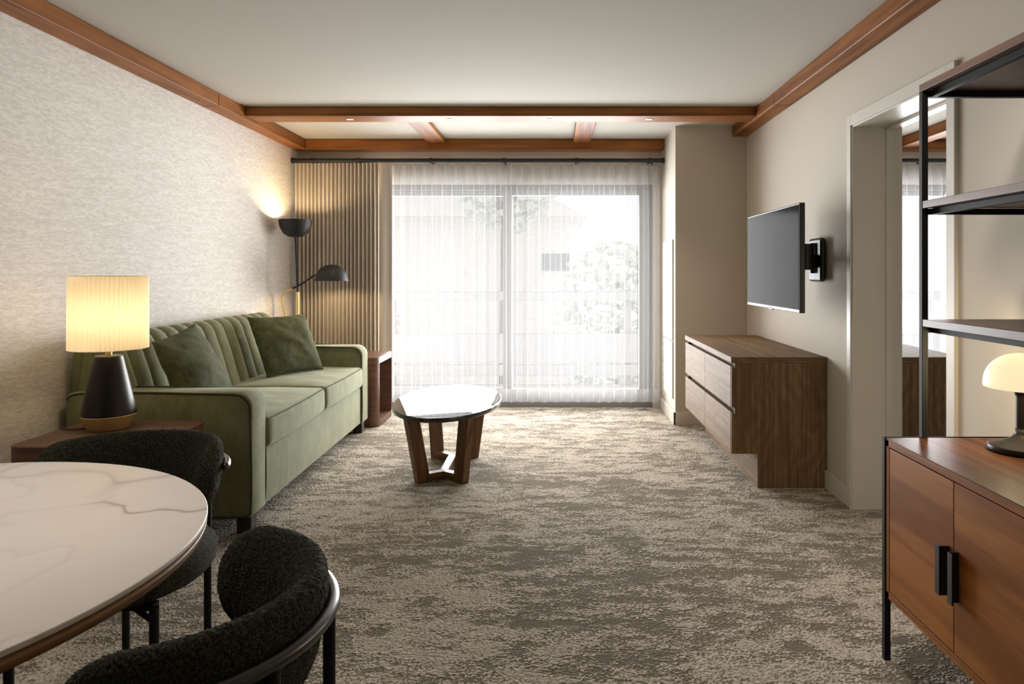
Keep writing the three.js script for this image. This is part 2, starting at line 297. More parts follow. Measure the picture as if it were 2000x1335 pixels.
// ---------------------------------------------------------------- glass doors
function glassDoor(name, label, x0, x1, xm) {
  const w = new THREE.Group(); w.name = name; w.userData = { kind: 'structure', label, category: 'window' }; scene.add(w);
  const z0 = -6.62, fr = (n, a, b, y0, y1, z = z0, d = 0.05) => part(w, n, span(a, b, y0, y1, z - d / 2, z + d / 2, 0.003), M.frameMetal);
  fr('head', x0, x1, 2.04, WH, z0 - 0.02, 0.1); fr('sill', x0, x1, 0, 0.05, z0 - 0.02, 0.1); fr('jamb', x0, x0 + 0.05, 0.05, 2.04, z0 - 0.02, 0.1); fr('jamb', x1 - 0.04, x1, 0.05, 2.04, z0 - 0.02, 0.1);
  for (const [a, b, z] of [[x0 + 0.05, xm + 0.045, z0 - 0.05], [xm - 0.045, x1 - 0.04, z0]]) {
    const s = part(w, 'sash', merge([span(a, a + 0.085, 0.05, 2.04, z - 0.02, z + 0.02, 0.003), span(b - 0.085, b, 0.05, 2.04, z - 0.02, z + 0.02, 0.003), span(a + 0.085, b - 0.085, 0.05, 0.17, z - 0.02, z + 0.02, 0.003), span(a + 0.085, b - 0.085, 1.99, 2.04, z - 0.02, z + 0.02, 0.003)]), M.frameMetal);
    part(s, 'pane', new THREE.PlaneGeometry(b - a - 0.16, 1.83).translate((a + b) / 2, 1.08, z), M.pane);
  }
}
glassDoor('window_1', 'sliding glass balcony door behind the wide sheer curtain', WX0, WX1, -0.43);
glassDoor('window_2', 'bedroom glass door behind a sheer, seen through the doorway', VX0, VX1, 3.74);
// curtain rods
function curtainRod(label, xa, xb, brackets, hooks) {
  const t = thing('curtain_rod', label, 'curtain rod', [0, 2.287, -6.40]);
  part(t, 'rod', rod([xa, 0, 0], [xb, 0, 0], 0.0195, 20), M.matteBlack);
  for (const x of [xa - 0.005, xb]) part(t, 'end_cap', rod([x - 0.012, 0, 0], [x + 0.012, 0, 0], 0.025, 20), M.matteBlack);
  for (const x of brackets) part(t, 'bracket', merge([rod([x - 0.014, 0, 0], [x + 0.014, 0, 0], 0.0245, 16), span(x - 0.01, x + 0.01, -0.012, 0.012, -0.149, -0.01, 0.002)]), M.matteBlack);
  for (const x of hooks) part(t, 'wand_hook', rod([x + 0.01, -0.02, 0.01], [x + 0.02, -0.045, 0.014], 0.006, 8), M.matteBlack);
}
curtainRod('black curtain rod spanning the window wall above the sheer and the drape', -2.37, 1.0, [-2.2, -1.78, -1.12, -0.45, 0.21, 0.88], [-0.45, 0.88]);
curtainRod('black curtain rod in the bedroom, seen through the doorway', 2.5, 5.0, [2.65, 3.4, 4.2, 4.9], []);
function folds(x0, x1, y0, y1, n, A, B, zc, opt = {}) {
  const { per = 40, rows = 22, jitter = 0.5, s = 0, flare = 0.2, drift = 0.12, pleat = false } = opt;
  const g = grid(n * per, rows, (u, v) => {
    const ph = 2 * Math.PI * (u * n + jitter * (vnoise(u * n * 0.5, 1.3, 4096, 16, s) - 0.5) + drift * (vnoise(u * n * 0.7, v * 3, 4096, 16, s + 4) - 0.5) * (0.3 + v));
    const a = A * (0.75 + 0.5 * vnoise(u * n * 0.8, 5.1, 4096, 16, s + 2)) * (1 - flare + flare * 2 * v);
    return [x0 + (x1 - x0) * u + B * Math.sin(2 * ph), mixv(y1, y0, v), zc + a * (pleat ? 2 * Math.pow(Math.abs(Math.sin(ph / 2)), 0.7) - 1 : Math.sin(ph)) + 0.006 * (vnoise(u * n * 0.3, v * 2, 4096, 16, s + 7) - 0.5)];
  });
  const uv = []; for (let j = 0; j <= rows; j++) for (let i = 0; i <= n * per; i++) uv.push(i / (n * per) * (x1 - x0) * 2, mixv(y1, y0, j / rows));
  g.setAttribute('uv', new THREE.Float32BufferAttribute(uv, 2));
  return g;
}
for (const [label, xa, xb, n, sd] of [['wide white translucent sheer curtain hanging in soft folds beside the taupe drape', -1.49, 0.985, 25, 5], ['white sheer curtain in the bedroom, seen through the doorway', 2.52, 4.98, 25, 21]]) {
  const t = thing('sheer_curtain', label, 'curtain', [0, 0, 0]);
  const o = { s: sd, per: 36, jitter: 0.55 };
  part(t, 'sheer_panel', folds(xa, xb, 0.075, 2.262, n, 0.032, 0.012, -6.455, o), M.sheer);
  part(t, 'header_band', folds(xa, xb, 2.085, 2.262, n, 0.032, 0.012, -6.4535, { ...o, rows: 4, flare: 0.05 }), M.sheerBand);
  part(t, 'hem', folds(xa, xb, 0.075, 0.195, n, 0.033, 0.012, -6.4515, { ...o, rows: 3, flare: 0.2 }), M.sheerBand);
}
{
  const t = thing('drape', 'taupe pleated blackout drape drawn back beside the grass-cloth wall', 'curtain', [0, 0, 0]);
  part(t, 'drape_panel', folds(-2.365, -1.575, 0.02, 2.262, 22, 0.022, 0.001, -6.405, { s: 11, per: 18, jitter: 0.12, rows: 3, flare: 0.05, drift: 0.02, pleat: true }), M.drape);
  part(t, 'leading_edge', grid(30, 12, (u, v) => { const a = u * Math.PI; return [-1.585 + 0.112 * u, mixv(2.262, 0.02, v), -6.372 + 0.01 * Math.sin(a * 2) - 0.03 * u * u]; }), M.drape);
}

// ---------------------------------------------------------------- outside: balcony, house, trees
{
  const t = thing('balcony_deck', 'pale balcony floor outside the glass door', 'balcony', [0, -0.06, -7.5]);
  for (let k = 0; k < 12; k++) part(t, 'deck_board', span(-3.5, 6.5, -0.04, 0, 0.78 - k * 0.135, 0.78 - k * 0.135 - 0.128, 0.003), M.deck);
  const r = thing('balcony_railing', 'dark balcony railing with horizontal boards outside the glass door', 'railing', [0, -0.06, -8.2]);
  part(r, 'top_rail', span(-3.5, 6.5, 1.0, 1.1, -0.07, 0.07, 0.01), M.railPaint);
  part(r, 'board', span(-3.5, 6.5, 0.27, 0.61, -0.02, 0.02, 0.005), M.railPaint);
  part(r, 'board', span(-3.5, 6.5, 0.12, 0.25, -0.02, 0.02, 0.005), M.railPaint);
  for (const x of [-3.3, -1.9, 0.87, 2.4, 4.4, 6.2]) part(r, 'post', span(x - 0.045, x + 0.045, 0, 1.0, -0.07, -0.021, 0.004), M.railPaint);
  const s = thing('balcony_soffit', 'shaded soffit above the balcony', 'soffit', [0, 2.42, -7.5]);
  part(s, 'soffit_board', span(-3.5, 6.5, 0, 0.12, 0.8, -0.9, 0.005), M.deck);
}
{
  const t = thing('neighbouring_house', 'pale clapboard house seen through the sheer curtain', 'building', [-1.9, -4, -17]);
  part(t, 'wall', span(-3.2, 2.3, 0, 6.6, -4, 0, 0.01), M.siding);
  const laps = []; for (let k = 0; k < 44; k++) laps.push(span(-3.2, 2.3, k * 0.15, k * 0.15 + 0.03, 0, 0.03, 0));
  const l = part(t, 'siding', merge(laps), M.siding); l.userData.kind = 'stuff';
  part(t, 'roof', new THREE.ExtrudeGeometry(new THREE.Shape([new THREE.Vector2(-3.6, 0), new THREE.Vector2(2.7, 0), new THREE.Vector2(-0.45, 1.6)]), { depth: 4.6, bevelEnabled: false }).translate(0, 6.6, -4.3), M.siding);
  const w = part(t, 'window', span(1.62, 2.28, 5.31, 5.72, 0.0, 0.05, 0.005), M.railPaint); part(w, 'window_glass', span(1.66, 2.24, 5.35, 5.68, 0.05, 0.055, 0), M.darkGlass);
}
function tree(x, y, z, h, r, n, label) {
  const t = thing('tree', label, 'tree', [x, y, z], 0, 'trees beyond the balcony');
  part(t, 'trunk', lathe([[0.16, 0], [0.11, h * 0.4], [0.05, h * 0.8], [0, h * 0.85]], 12), M.trunk);
  const leaves = [], base = new THREE.IcosahedronGeometry(1, 0);
  for (let k = 0; k < n; k++) {
    const a = rnd() * 7, e = Math.acos(2 * rnd() - 1), q = Math.cbrt(rnd()), s = 0.05 + 0.11 * rnd();
    const g = base.clone().scale(s, s * 0.35, s * 0.8).rotateX(rnd() * 3).rotateY(rnd() * 6);
    g.translate(r * q * Math.sin(e) * Math.cos(a), h * 0.68 + r * 1.35 * q * Math.cos(e), r * q * Math.sin(e) * Math.sin(a));
    leaves.push(g);
  }
  part(t, 'foliage', merge(leaves), M.leaf);
}
tree(1.2, -4, -13.2, 6.2, 1.25, 900, 'leafy tree behind the railing in front of the right-hand pane');
tree(3.3, -4, -16.5, 5.6, 1.2, 700, 'leafy tree behind the railing at the right edge of the window');
tree(-0.98, -4, -14.2, 10.9, 1.05, 560, 'tall tree whose crown shows at the top of the left-hand pane');
tree(-4.6, -4, -15, 5.4, 1.4, 700, 'low leafy tree left of the clapboard house');

// ---------------------------------------------------------------- sofa
{
  const t = thing('sofa', 'green velvet two-seat sofa with channelled back against the grass-cloth wall', 'sofa', [-1.925, 0, -4.495], 0.019);
  const FX = 0.455, BX = -0.43, L = 1.135, AW = 0.175;
  const armShape = () => { const s = new THREE.Shape(), r = 0.075; s.moveTo(BX, 0.09); s.lineTo(FX - 0.01, 0.09); s.lineTo(FX, 0.1); s.lineTo(FX, 0.69 - r); s.absarc(FX - r, 0.69 - r, r, 0, Math.PI / 2, false); s.lineTo(BX + 0.02, 0.69); s.lineTo(BX, 0.67); s.lineTo(BX, 0.09); return s; };
  for (const side of [1, -1]) {
    let g = new THREE.ExtrudeGeometry(armShape(), { depth: AW - 0.024, bevelEnabled: true, bevelThickness: 0.012, bevelSize: 0.012, bevelOffset: -0.012, bevelSegments: 3, curveSegments: 12 });
    g.translate(0, 0, side > 0 ? L - AW + 0.012 : -L + 0.012);
    const arm = part(t, 'arm', finish(toCreasedNormals(g, 0.6), 'x'), M.velvet);
    for (const z of [side > 0 ? L : -L, side > 0 ? L - AW : -L + AW]) {
      const pts = armShape().getPoints(12).map((p) => [p.x + (p.x > 0 ? -0.009 : 0.009), p.y + (p.y > 0.4 ? -0.009 : 0.009), z]);
      part(arm, 'piping', tube(pts.slice(0, -1), 0.0045, 120, 6), M.piping);
    }
  }
  part(t, 'base', span(BX, FX - 0.012, 0.09, 0.375, -L + AW + 0.002, L - AW - 0.002, 0.014, 'z'), M.velvet);
  const inner = L - AW - 0.004;
  for (const side of [1, -1]) {
    const g = softBox(0.66, 0.155, inner - 0.004, 0.035, 30, 8, 40, (v) => {
      const u = v.x / 0.33, w = v.z / (inner / 2);
      if (v.y > 0) v.y += 0.022 * (1 - u * u) * (1 - w * w * w * w) + 0.004 * (vnoise(v.x * 9 + 40, v.z * 9 + 40, 512, 512, 3) - 0.5);
      if (v.x > 0.2) v.x += 0.012 * (1 - w * w) * clamp((v.x - 0.2) / 0.13);
    });
    g.translate(0.135, 0.4545, side * inner / 2);
    const c = part(t, 'seat_cushion', finish(g, 'z'), M.velvet);
    const x1 = 0.462, zz = side * inner / 2, hz = inner / 2 - 0.012, pts = [];
    for (let k = 0; k <= 20; k++) { const w = -1 + k / 10; pts.push([x1 - 0.007 + 0.011 * (1 - w * w), 0.5245, zz + w * hz]); }
    part(c, 'piping', tube(pts, 0.0035, 60, 6), M.piping);
  }
  // channelled back: one upholstered piece with upright rolls
  const prof = [[-0.13, 0.44], [-0.15, 0.52], [-0.185, 0.64], [-0.22, 0.76], [-0.248, 0.84], [-0.268, 0.897], [-0.293, 0.932], [-0.333, 0.949], [-0.383, 0.942], [-0.415, 0.91], [-0.425, 0.86], [-0.427, 0.6], [-0.427, 0.14]];
  const curve = new THREE.CatmullRomCurve3(prof.map((p) => new THREE.Vector3(p[0], p[1], 0)), false, 'centripetal'), zl = L - 0.06, pitch = 0.14;
  const back = grid(420, 56, (u, v) => {
    const p = curve.getPointAt(v), tg = curve.getTangentAt(v), z = mixv(zl, -zl, u), c = Math.abs(Math.sin(Math.PI * (z + 0.07) / pitch));
    const w = 1 - smooth(0.52, 0.66, v), roll = 0.03 * (Math.pow(c, 0.55) - 0.75) * w, e = Math.min(zl - Math.abs(z), 0.05) / 0.05, shrink = 0.03 * (1 - Math.sqrt(clamp(1 - (1 - e) * (1 - e))));
    return [p.x + tg.y * (roll - shrink * w), p.y - tg.x * (roll - shrink), z];
  });
  const ends = [1, -1].map((s) => { const sh = new THREE.Shape(prof.map((p) => new THREE.Vector2(p[0] - 0.012, p[1] - 0.012))); return new THREE.ShapeGeometry(sh).translate(0, 0, s * (zl - 0.004)); });
  part(t, 'backrest', finish(merge([back, ...ends].map((g) => { if (!g.attributes.uv) g.setAttribute('uv', new THREE.Float32BufferAttribute(new Float32Array(g.attributes.position.count * 2), 2)); return g; })), 'z'), M.velvet);
  for (const [x, z] of [[0.4, 1.06], [0.4, -1.06], [-0.37, 1.06], [-0.37, -1.06]]) part(t, 'leg', span(x - 0.035, x + 0.035, 0, 0.091, z - 0.035, z + 0.035, 0.004), M.darkLeg);
}
// cushions on the sofa
function pillow(label, pos, w, h, th, basis, s) {
  const t = thing('throw_pillow', label, 'pillow', pos, 0, 'pillows on the sofa');
  const shape = (u, v) => { const e = 1 - 0.06 * (1 - u * u), f = 1 - 0.06 * (1 - v * v); return [u * w / 2 * f, v * h / 2 * e]; };
  const side = (sg) => grid(44, 44, (a, b) => {
    const u = Math.sin((a - 0.5) * Math.PI), v = Math.sin((b - 0.5) * Math.PI), [x, y] = shape(u, v);
    const k = Math.pow(clamp((1 - u * u) * (1 - v * v)), 0.42);
    const wr = 0.012 * (vnoise(x * 14 + 30 + s, y * 26 + 30 + 0.7 * x * 20, 512, 512, s) - 0.5) * Math.sqrt(k) + 0.02 * (vnoise(x * 5 + 60, y * 6 + 60 + s, 512, 512, s + 3) - 0.5) * k;
    return [x * sg, y, sg * (th / 2 * k + wr)];
  });
  const g = finish(merge([side(1), side(-1)].map((q) => { q.setAttribute('uv', new THREE.Float32BufferAttribute(new Float32Array(q.attributes.position.count * 2), 2)); return q; })), 'x');
  const m = part(t, 'pillow_body', g, M.pillowVelvet);
  const edge = []; const N = 32;
  for (const [fx, fy] of [[(q) => q, () => -1], [() => 1, (q) => q], [(q) => -q, () => 1], [() => -1, (q) => -q]]) for (let k = 0; k < N; k++) { const q = -1 + 2 * k / N, [x, y] = shape(fx(q), fy(q)); edge.push([x, y, 0]); }
  part(m, 'seam', tube(edge, 0.004, 260, 6, true), M.pillowVelvet);
  m.quaternion.setFromRotationMatrix(new THREE.Matrix4().makeBasis(...basis));
}
function basisFrom(n, roll) {    // face normal and roll about it
  const z = new THREE.Vector3(...n).normalize(), x = new THREE.Vector3(0, 1, 0).cross(z).normalize(), y = z.clone().cross(x);
  return [x.clone().multiplyScalar(Math.cos(roll)).add(y.clone().multiplyScalar(Math.sin(roll))), y.clone().multiplyScalar(Math.cos(roll)).sub(x.clone().multiplyScalar(Math.sin(roll))), z];
}
pillow('dark green velvet pillow leaning at the near end of the sofa behind the table lamp', [-1.92, 0.745, -3.76], 0.45, 0.45, 0.17, basisFrom([0.9, 0.42, 0.02], 0.14), 3);
pillow('dark green velvet pillow leaning at the far end of the sofa below the floor lamp', [-1.91, 0.755, -5.02], 0.47, 0.45, 0.17, basisFrom([0.74, 0.47, 0.46], 0.0), 8);

// ---------------------------------------------------------------- end tables
function endTable(label, pos) {
  const t = thing('end_table', label, 'side table', pos, 0, 'wooden end tables beside the sofa');
  const w = 0.575, d = 0.52, h = 0.57, r = 0.07, s = new THREE.Shape();
  s.moveTo(-w / 2 + r, -d / 2); s.lineTo(w / 2 - r, -d / 2); s.absarc(w / 2 - r, -d / 2 + r, r, -Math.PI / 2, 0); s.lineTo(w / 2, d / 2 - r); s.absarc(w / 2 - r, d / 2 - r, r, 0, Math.PI / 2);
  s.lineTo(-w / 2 + r, d / 2); s.absarc(-w / 2 + r, d / 2 - r, r, Math.PI / 2, Math.PI); s.lineTo(-w / 2, -d / 2 + r); s.absarc(-w / 2 + r, -d / 2 + r, r, Math.PI, 1.5 * Math.PI);
  const solid = new THREE.ExtrudeGeometry(s, { depth: h - 0.008, bevelEnabled: true, bevelThickness: 0.004, bevelSize: 0.004, bevelOffset: -0.004, bevelSegments: 2, curveSegments: 12 }).rotateX(-Math.PI / 2).translate(0, 0.004, 0);
  const a = new Brush(toCreasedNormals(solid, 0.5)), b = new Brush(new THREE.BoxGeometry(w + 0.1, h - 0.095, d - 0.1).translate(0, h / 2, 0)); a.updateMatrixWorld(); b.updateMatrixWorld();
  const ev = new Evaluator(); ev.attributes = ['position', 'normal', 'uv'];
  const out = ev.evaluate(a, b, SUBTRACTION).geometry; out.clearGroups();
  part(t, 'table_body', finish(out.index ? out.toNonIndexed() : out, 'x'), M.tableWood);
}
endTable('brown wooden end table with rounded corners carrying the pleated table lamp', [-1.915, 0, -3.062]);
endTable('brown wooden end table with open front between the sofa and the drape', [-1.715, 0, -5.98]);

// ---------------------------------------------------------------- pleated table lamp
{
  const t = thing('table_lamp', 'table lamp with pleated cream shade and black and brass cone base', 'lamp', [-2.0, 0.57, -3.155]);
  part(t, 'brass_foot', lathe([[0, 0], [0.082, 0], [0.084, 0.003], [0.111, 0.06], [0.111, 0.064], [0, 0.064]]), M.brass);
  part(t, 'lamp_base', lathe([[0, 0.0645], [0.1105, 0.0645], [0.1115, 0.068], [0.056, 0.322], [0.053, 0.326], [0, 0.326]]), M.bronze);
  part(t, 'neck', lathe([[0, 0.326], [0.013, 0.326], [0.013, 0.41], [0, 0.41]], 24), M.brass);
  const n = 54, pleat = (r, y) => { const p = []; for (let k = 0; k <= n * 4; k++) { const a = k / (n * 4) * Math.PI * 2, rr = r * (1 + 0.05 * (1 - Math.abs(((k % 4) - 2) / 1)) * 1); p.push([rr * Math.cos(a), y, rr * Math.sin(a)]); } return p; };
  const rows = 8; const sh = part(t, 'lamp_shade', grid(n * 4, rows, (u, v) => pleat(0.151 - 0.0015 * v, 0.357 + 0.325 * v)[Math.round(u * n * 4)]), M.shade);
  for (const y of [0.357, 0.682]) part(sh, 'shade_ring', new THREE.TorusGeometry(0.15, 0.0018, 6, 64).rotateX(Math.PI / 2).translate(0, y, 0), M.shade);
  part(t, 'bulb', new THREE.SphereGeometry(0.03, 20, 14).translate(0, 0.5, 0), M.bulb);
  const l = new THREE.PointLight(new THREE.Color().setRGB(1, 0.78, 0.5), 0.1); l.position.set(-2.0, 1.07, -3.155); l.castShadow = true; l.shadow.radius = 1.2; scene.add(l);
  part(t, 'cord', tube([[-0.08, 0.004, 0.02], [-0.13, 0.0045, 0.05], [-0.185, 0.005, 0.03], [-0.2, 0.0035, 0.0]], 0.003, 40, 8), M.shelfWood);
}

// ---------------------------------------------------------------- floor lamp
{
  const X = -2.2, Z = -5.98, t = thing('floor_lamp', 'black and brass floor lamp with an upturned bowl and a dome arm behind the sofa', 'lamp', [X, 0, Z]);
  part(t, 'lamp_base', lathe([[0, 0], [0.13, 0], [0.132, 0.012], [0.125, 0.018], [0, 0.022]]), M.matteBlack);
  part(t, 'brass_pole', rod([0.02, 0.02, 0], [0.02, 1.1, 0], 0.013, 16), M.brass);
  part(t, 'pole', rod([0.02, 1.1, 0], [0, 1.58, 0], 0.0085, 14), M.matteBlack);
  const bowl = part(t, 'bowl_shade', lathe([[0.012, 1.565], [0.06, 1.572], [0.1, 1.6], [0.128, 1.65], [0.14, 1.715], [0.136, 1.715], [0.124, 1.654], [0.097, 1.606], [0.058, 1.578], [0, 1.574]], 48), M.matteBlack);
  part(bowl, 'bulb', new THREE.SphereGeometry(0.025, 16, 12).translate(0, 1.64, 0), M.bulb);
  part(t, 'arm', tube([[0.28, 1.285, 0.02], [0.16, 1.235, 0.02], [0.05, 1.165, 0.015], [-0.02, 1.13, 0.015]], 0.008, 30, 10), M.matteBlack);
  part(t, 'brass_arm', tube([[-0.02, 1.13, 0.015], [-0.08, 1.095, 0.01], [-0.115, 1.065, 0.0], [-0.112, 1.02, 0], [-0.085, 0.9, 0], [0.01, 0.62, 0]], 0.009, 40, 10), M.brass);
  const dome = part(t, 'dome_shade', lathe([[0, 1.335], [0.05, 1.328], [0.095, 1.3], [0.125, 1.255], [0.139, 1.195], [0.135, 1.195], [0.121, 1.253], [0.092, 1.295], [0.048, 1.322], [0, 1.329]], 48).translate(0.315, 0, 0.02), M.matteBlack);
  part(dome, 'bulb', new THREE.SphereGeometry(0.025, 16, 12).translate(0.315, 1.245, 0.02), M.bulb);
  for (const [x, y, z, i] of [[0, 1.655, 0, 1.0], [0.315, 1.245, 0.02, 0.55]]) { const l = new THREE.PointLight(new THREE.Color().setRGB(1, 0.72, 0.4), i); l.position.set(X + x, y, Z + z); l.castShadow = true; l.shadow.radius = 1.2; scene.add(l); }
}

// ---------------------------------------------------------------- coffee table
{
  const t = thing('coffee_table', 'oval coffee table with glossy dark top and splayed wooden legs', 'coffee table', [-0.676, 0, -4.52]);
  const a = 0.338, b = 0.59, N = 96, top = new THREE.Shape(); top.absellipse(0, 0, a - 0.003, b - 0.003, 0, Math.PI * 2);
  part(t, 'table_top', finish(toCreasedNormals(new THREE.ExtrudeGeometry(top, { depth: 0.02, bevelEnabled: true, bevelThickness: 0.003, bevelSize: 0.003, bevelSegments: 2, curveSegments: N }).rotateX(-Math.PI / 2).translate(0, 0.427, 0), 0.5), 'x'), M.glassTop);
  const legGeo = (sx, sz) => {    // from the foot out to the top, square in section and turned towards its corner
    const foot = new THREE.Vector3(sx * 0.115, 0, sz * 0.275), head = new THREE.Vector3(sx * 0.165, 0.424, sz * 0.385), dir = new THREE.Vector3(sx * 0.62, 0, sz * 0.5).normalize(), side = new THREE.Vector3(-dir.z, 0, dir.x);
    const P = []; for (const p of [foot, head]) for (const [i, j] of [[-1, -1], [1, -1], [1, 1], [-1, 1]]) P.push(p.clone().addScaledVector(dir, i * 0.04).addScaledVector(side, j * 0.026));
    const f = [[3, 2, 1, 0], [4, 5, 6, 7], [0, 1, 5, 4], [1, 2, 6, 5], [2, 3, 7, 6], [3, 0, 4, 7]], pos = [];
    for (const q of f) for (const k of [0, 1, 2, 0, 2, 3]) pos.push(P[q[k]].x, P[q[k]].y, P[q[k]].z);
    const g = new THREE.BufferGeometry(); g.setAttribute('position', new THREE.Float32BufferAttribute(pos, 3)); g.computeVertexNormals(); return finish(g, 'y');
  };
  for (const sx of [-1, 1]) for (const sz of [1, -1]) { const m = part(t, 'leg', legGeo(sx, sz), M.legWood); m.material.side = THREE.DoubleSide; }
  const bar = (x0, z0, x1, z1, w) => { const L = Math.hypot(x1 - x0, z1 - z0), g = box(w, 0.045, L, 0, 0, 0, 0.002, 'z'); g.rotateY(Math.atan2(x1 - x0, z1 - z0)); g.translate((x0 + x1) / 2, 0.0275, (z0 + z1) / 2); return g; };
  part(t, 'stretcher', merge([bar(0, -0.2, 0, 0.2, 0.05), ...[[1, 1], [1, -1], [-1, 1], [-1, -1]].map(([x, z]) => bar(0, z * 0.19, x * 0.1, z * 0.262, 0.05))]), M.legWood);
}

// ---------------------------------------------------------------- dressers
function dresser(label, pos, turn) {      // back on x = 0, front towards -x
  const X0 = -0.564, XT = -0.408, Z0 = 0.721, Z1 = -0.721, t = thing('dresser', label, 'dresser', pos, turn, 'oak dressers');
  part(t, 'top_panel', span(X0, 0, 0.735, 0.77, Z0, Z1, 0.002, 'z'), M.oak);
  const notch = (z0, z1) => {    // end panel: toe recess in front, finger-groove notches, cut round the baseboard
    const s = new THREE.Shape(); s.moveTo(XT, 0); s.lineTo(-0.018, 0); s.lineTo(-0.018, 0.11); s.lineTo(0, 0.11); s.lineTo(0, 0.734); s.lineTo(X0 + 0.022, 0.734); s.lineTo(X0 + 0.022, 0.705); s.lineTo(X0 + 0.003, 0.715); s.lineTo(X0 + 0.003, 0.474); s.lineTo(X0 + 0.022, 0.474); s.lineTo(X0 + 0.022, 0.435); s.lineTo(X0 + 0.003, 0.447); s.lineTo(X0 + 0.003, 0.202); s.lineTo(XT, 0.202); s.lineTo(XT, 0);
    return finish(new THREE.ExtrudeGeometry(s, { depth: Math.abs(z1 - z0), bevelEnabled: false }).translate(0, 0, Math.min(z0, z1)), 'y', [0.3, 0.1]);
  };
  part(t, 'end_panel', notch(Z0 - 0.001, Z0 - 0.02), M.oak); part(t, 'end_panel', notch(Z1 + 0.001, Z1 + 0.02), M.oak);
  part(t, 'carcass', span(X0 + 0.05, -0.02, 0.203, 0.734, Z0 - 0.021, Z1 + 0.021, 0, 'z'), M.oak);
  part(t, 'plinth', span(XT, XT + 0.02, 0, 0.202, Z0 - 0.02, Z1 + 0.02, 0, 'z'), M.oak);
  let k = 0;
  for (const [y0, y1] of [[0.474, 0.715], [0.204, 0.447]]) for (const [za, zb] of [[Z0 - 0.0205, 0.0025], [-0.0025, Z1 + 0.0205]]) {
    const s = new THREE.Shape(); s.moveTo(X0 + 0.001, y0); s.lineTo(X0 + 0.049, y0); s.lineTo(X0 + 0.049, y1 - 0.014); s.lineTo(X0 + 0.02, y1 - 0.014); s.lineTo(X0 + 0.001, y1); s.lineTo(X0 + 0.001, y0);
    part(t, 'drawer', finish(new THREE.ExtrudeGeometry(s, { depth: Math.abs(zb - za), bevelEnabled: false }).translate(0, 0, Math.min(za, zb)), 'z', [0.31 * k, 0.19 * k++]), M.oak);
  }
}
dresser('low oak dresser with four drawers under the television', [XR - 0.002, 0, -4.844], 0);
dresser('oak dresser in the bedroom, seen through the doorway', [XW + 0.002, 0, -4.844], Math.PI);
// ---------------------------------------------------------------- television
{
  const t = thing('television', 'black flat-screen television on a wall arm above the dresser', 'television', [1.265, 1.343, -4.09]);
  part(t, 'cabinet', merge([span(0.0, 0.03, -0.285, 0.285, -0.482, 0.482, 0.004), span(0.03, 0.06, -0.25, 0.18, -0.4, 0.4, 0.02)]), M.plasticBlack);
  part(t, 'screen', span(-0.002, 0.001, -0.268, 0.275, -0.473, 0.473, 0), M.screen);
  part(t, 'logo', span(-0.003, 0, -0.281, -0.274, -0.006, 0.006, 0), M.white);
  part(t, 'sensor', span(-0.001, 0.01, -0.29, -0.283, -0.03, 0.03, 0.002), M.plasticBlack);
  const arm = part(t, 'wall_mount', merge([span(0.06, 0.1, -0.14, 0.14, -0.16, 0.1, 0.006), span(0.3, 0.335, -0.13, 0.13, -0.22, -0.02, 0.02), rod([0.2, -0.06, 0.03], [0.2, 0.09, 0.03], 0.025), rod([0.1, -0.07, -0.06], [0.1, 0.1, -0.06], 0.024), rod([0.3, -0.08, -0.12], [0.3, 0.1, -0.12], 0.026)]), M.plasticBlack);
  const link = (x0, z0, x1, z1, y) => { const L = Math.hypot(x1 - x0, z1 - z0), g = box(0.03, 0.08, L, 0, 0, 0, 0.004); g.rotateY(Math.atan2(x1 - x0, z1 - z0)); g.translate((x0 + x1) / 2, y, (z0 + z1) / 2); return g; };
  part(arm, 'arm_link', merge([link(0.1, -0.06, 0.2, 0.03, 0.05), link(0.2, 0.03, 0.3, -0.12, -0.01)]), M.plasticBlack);
}

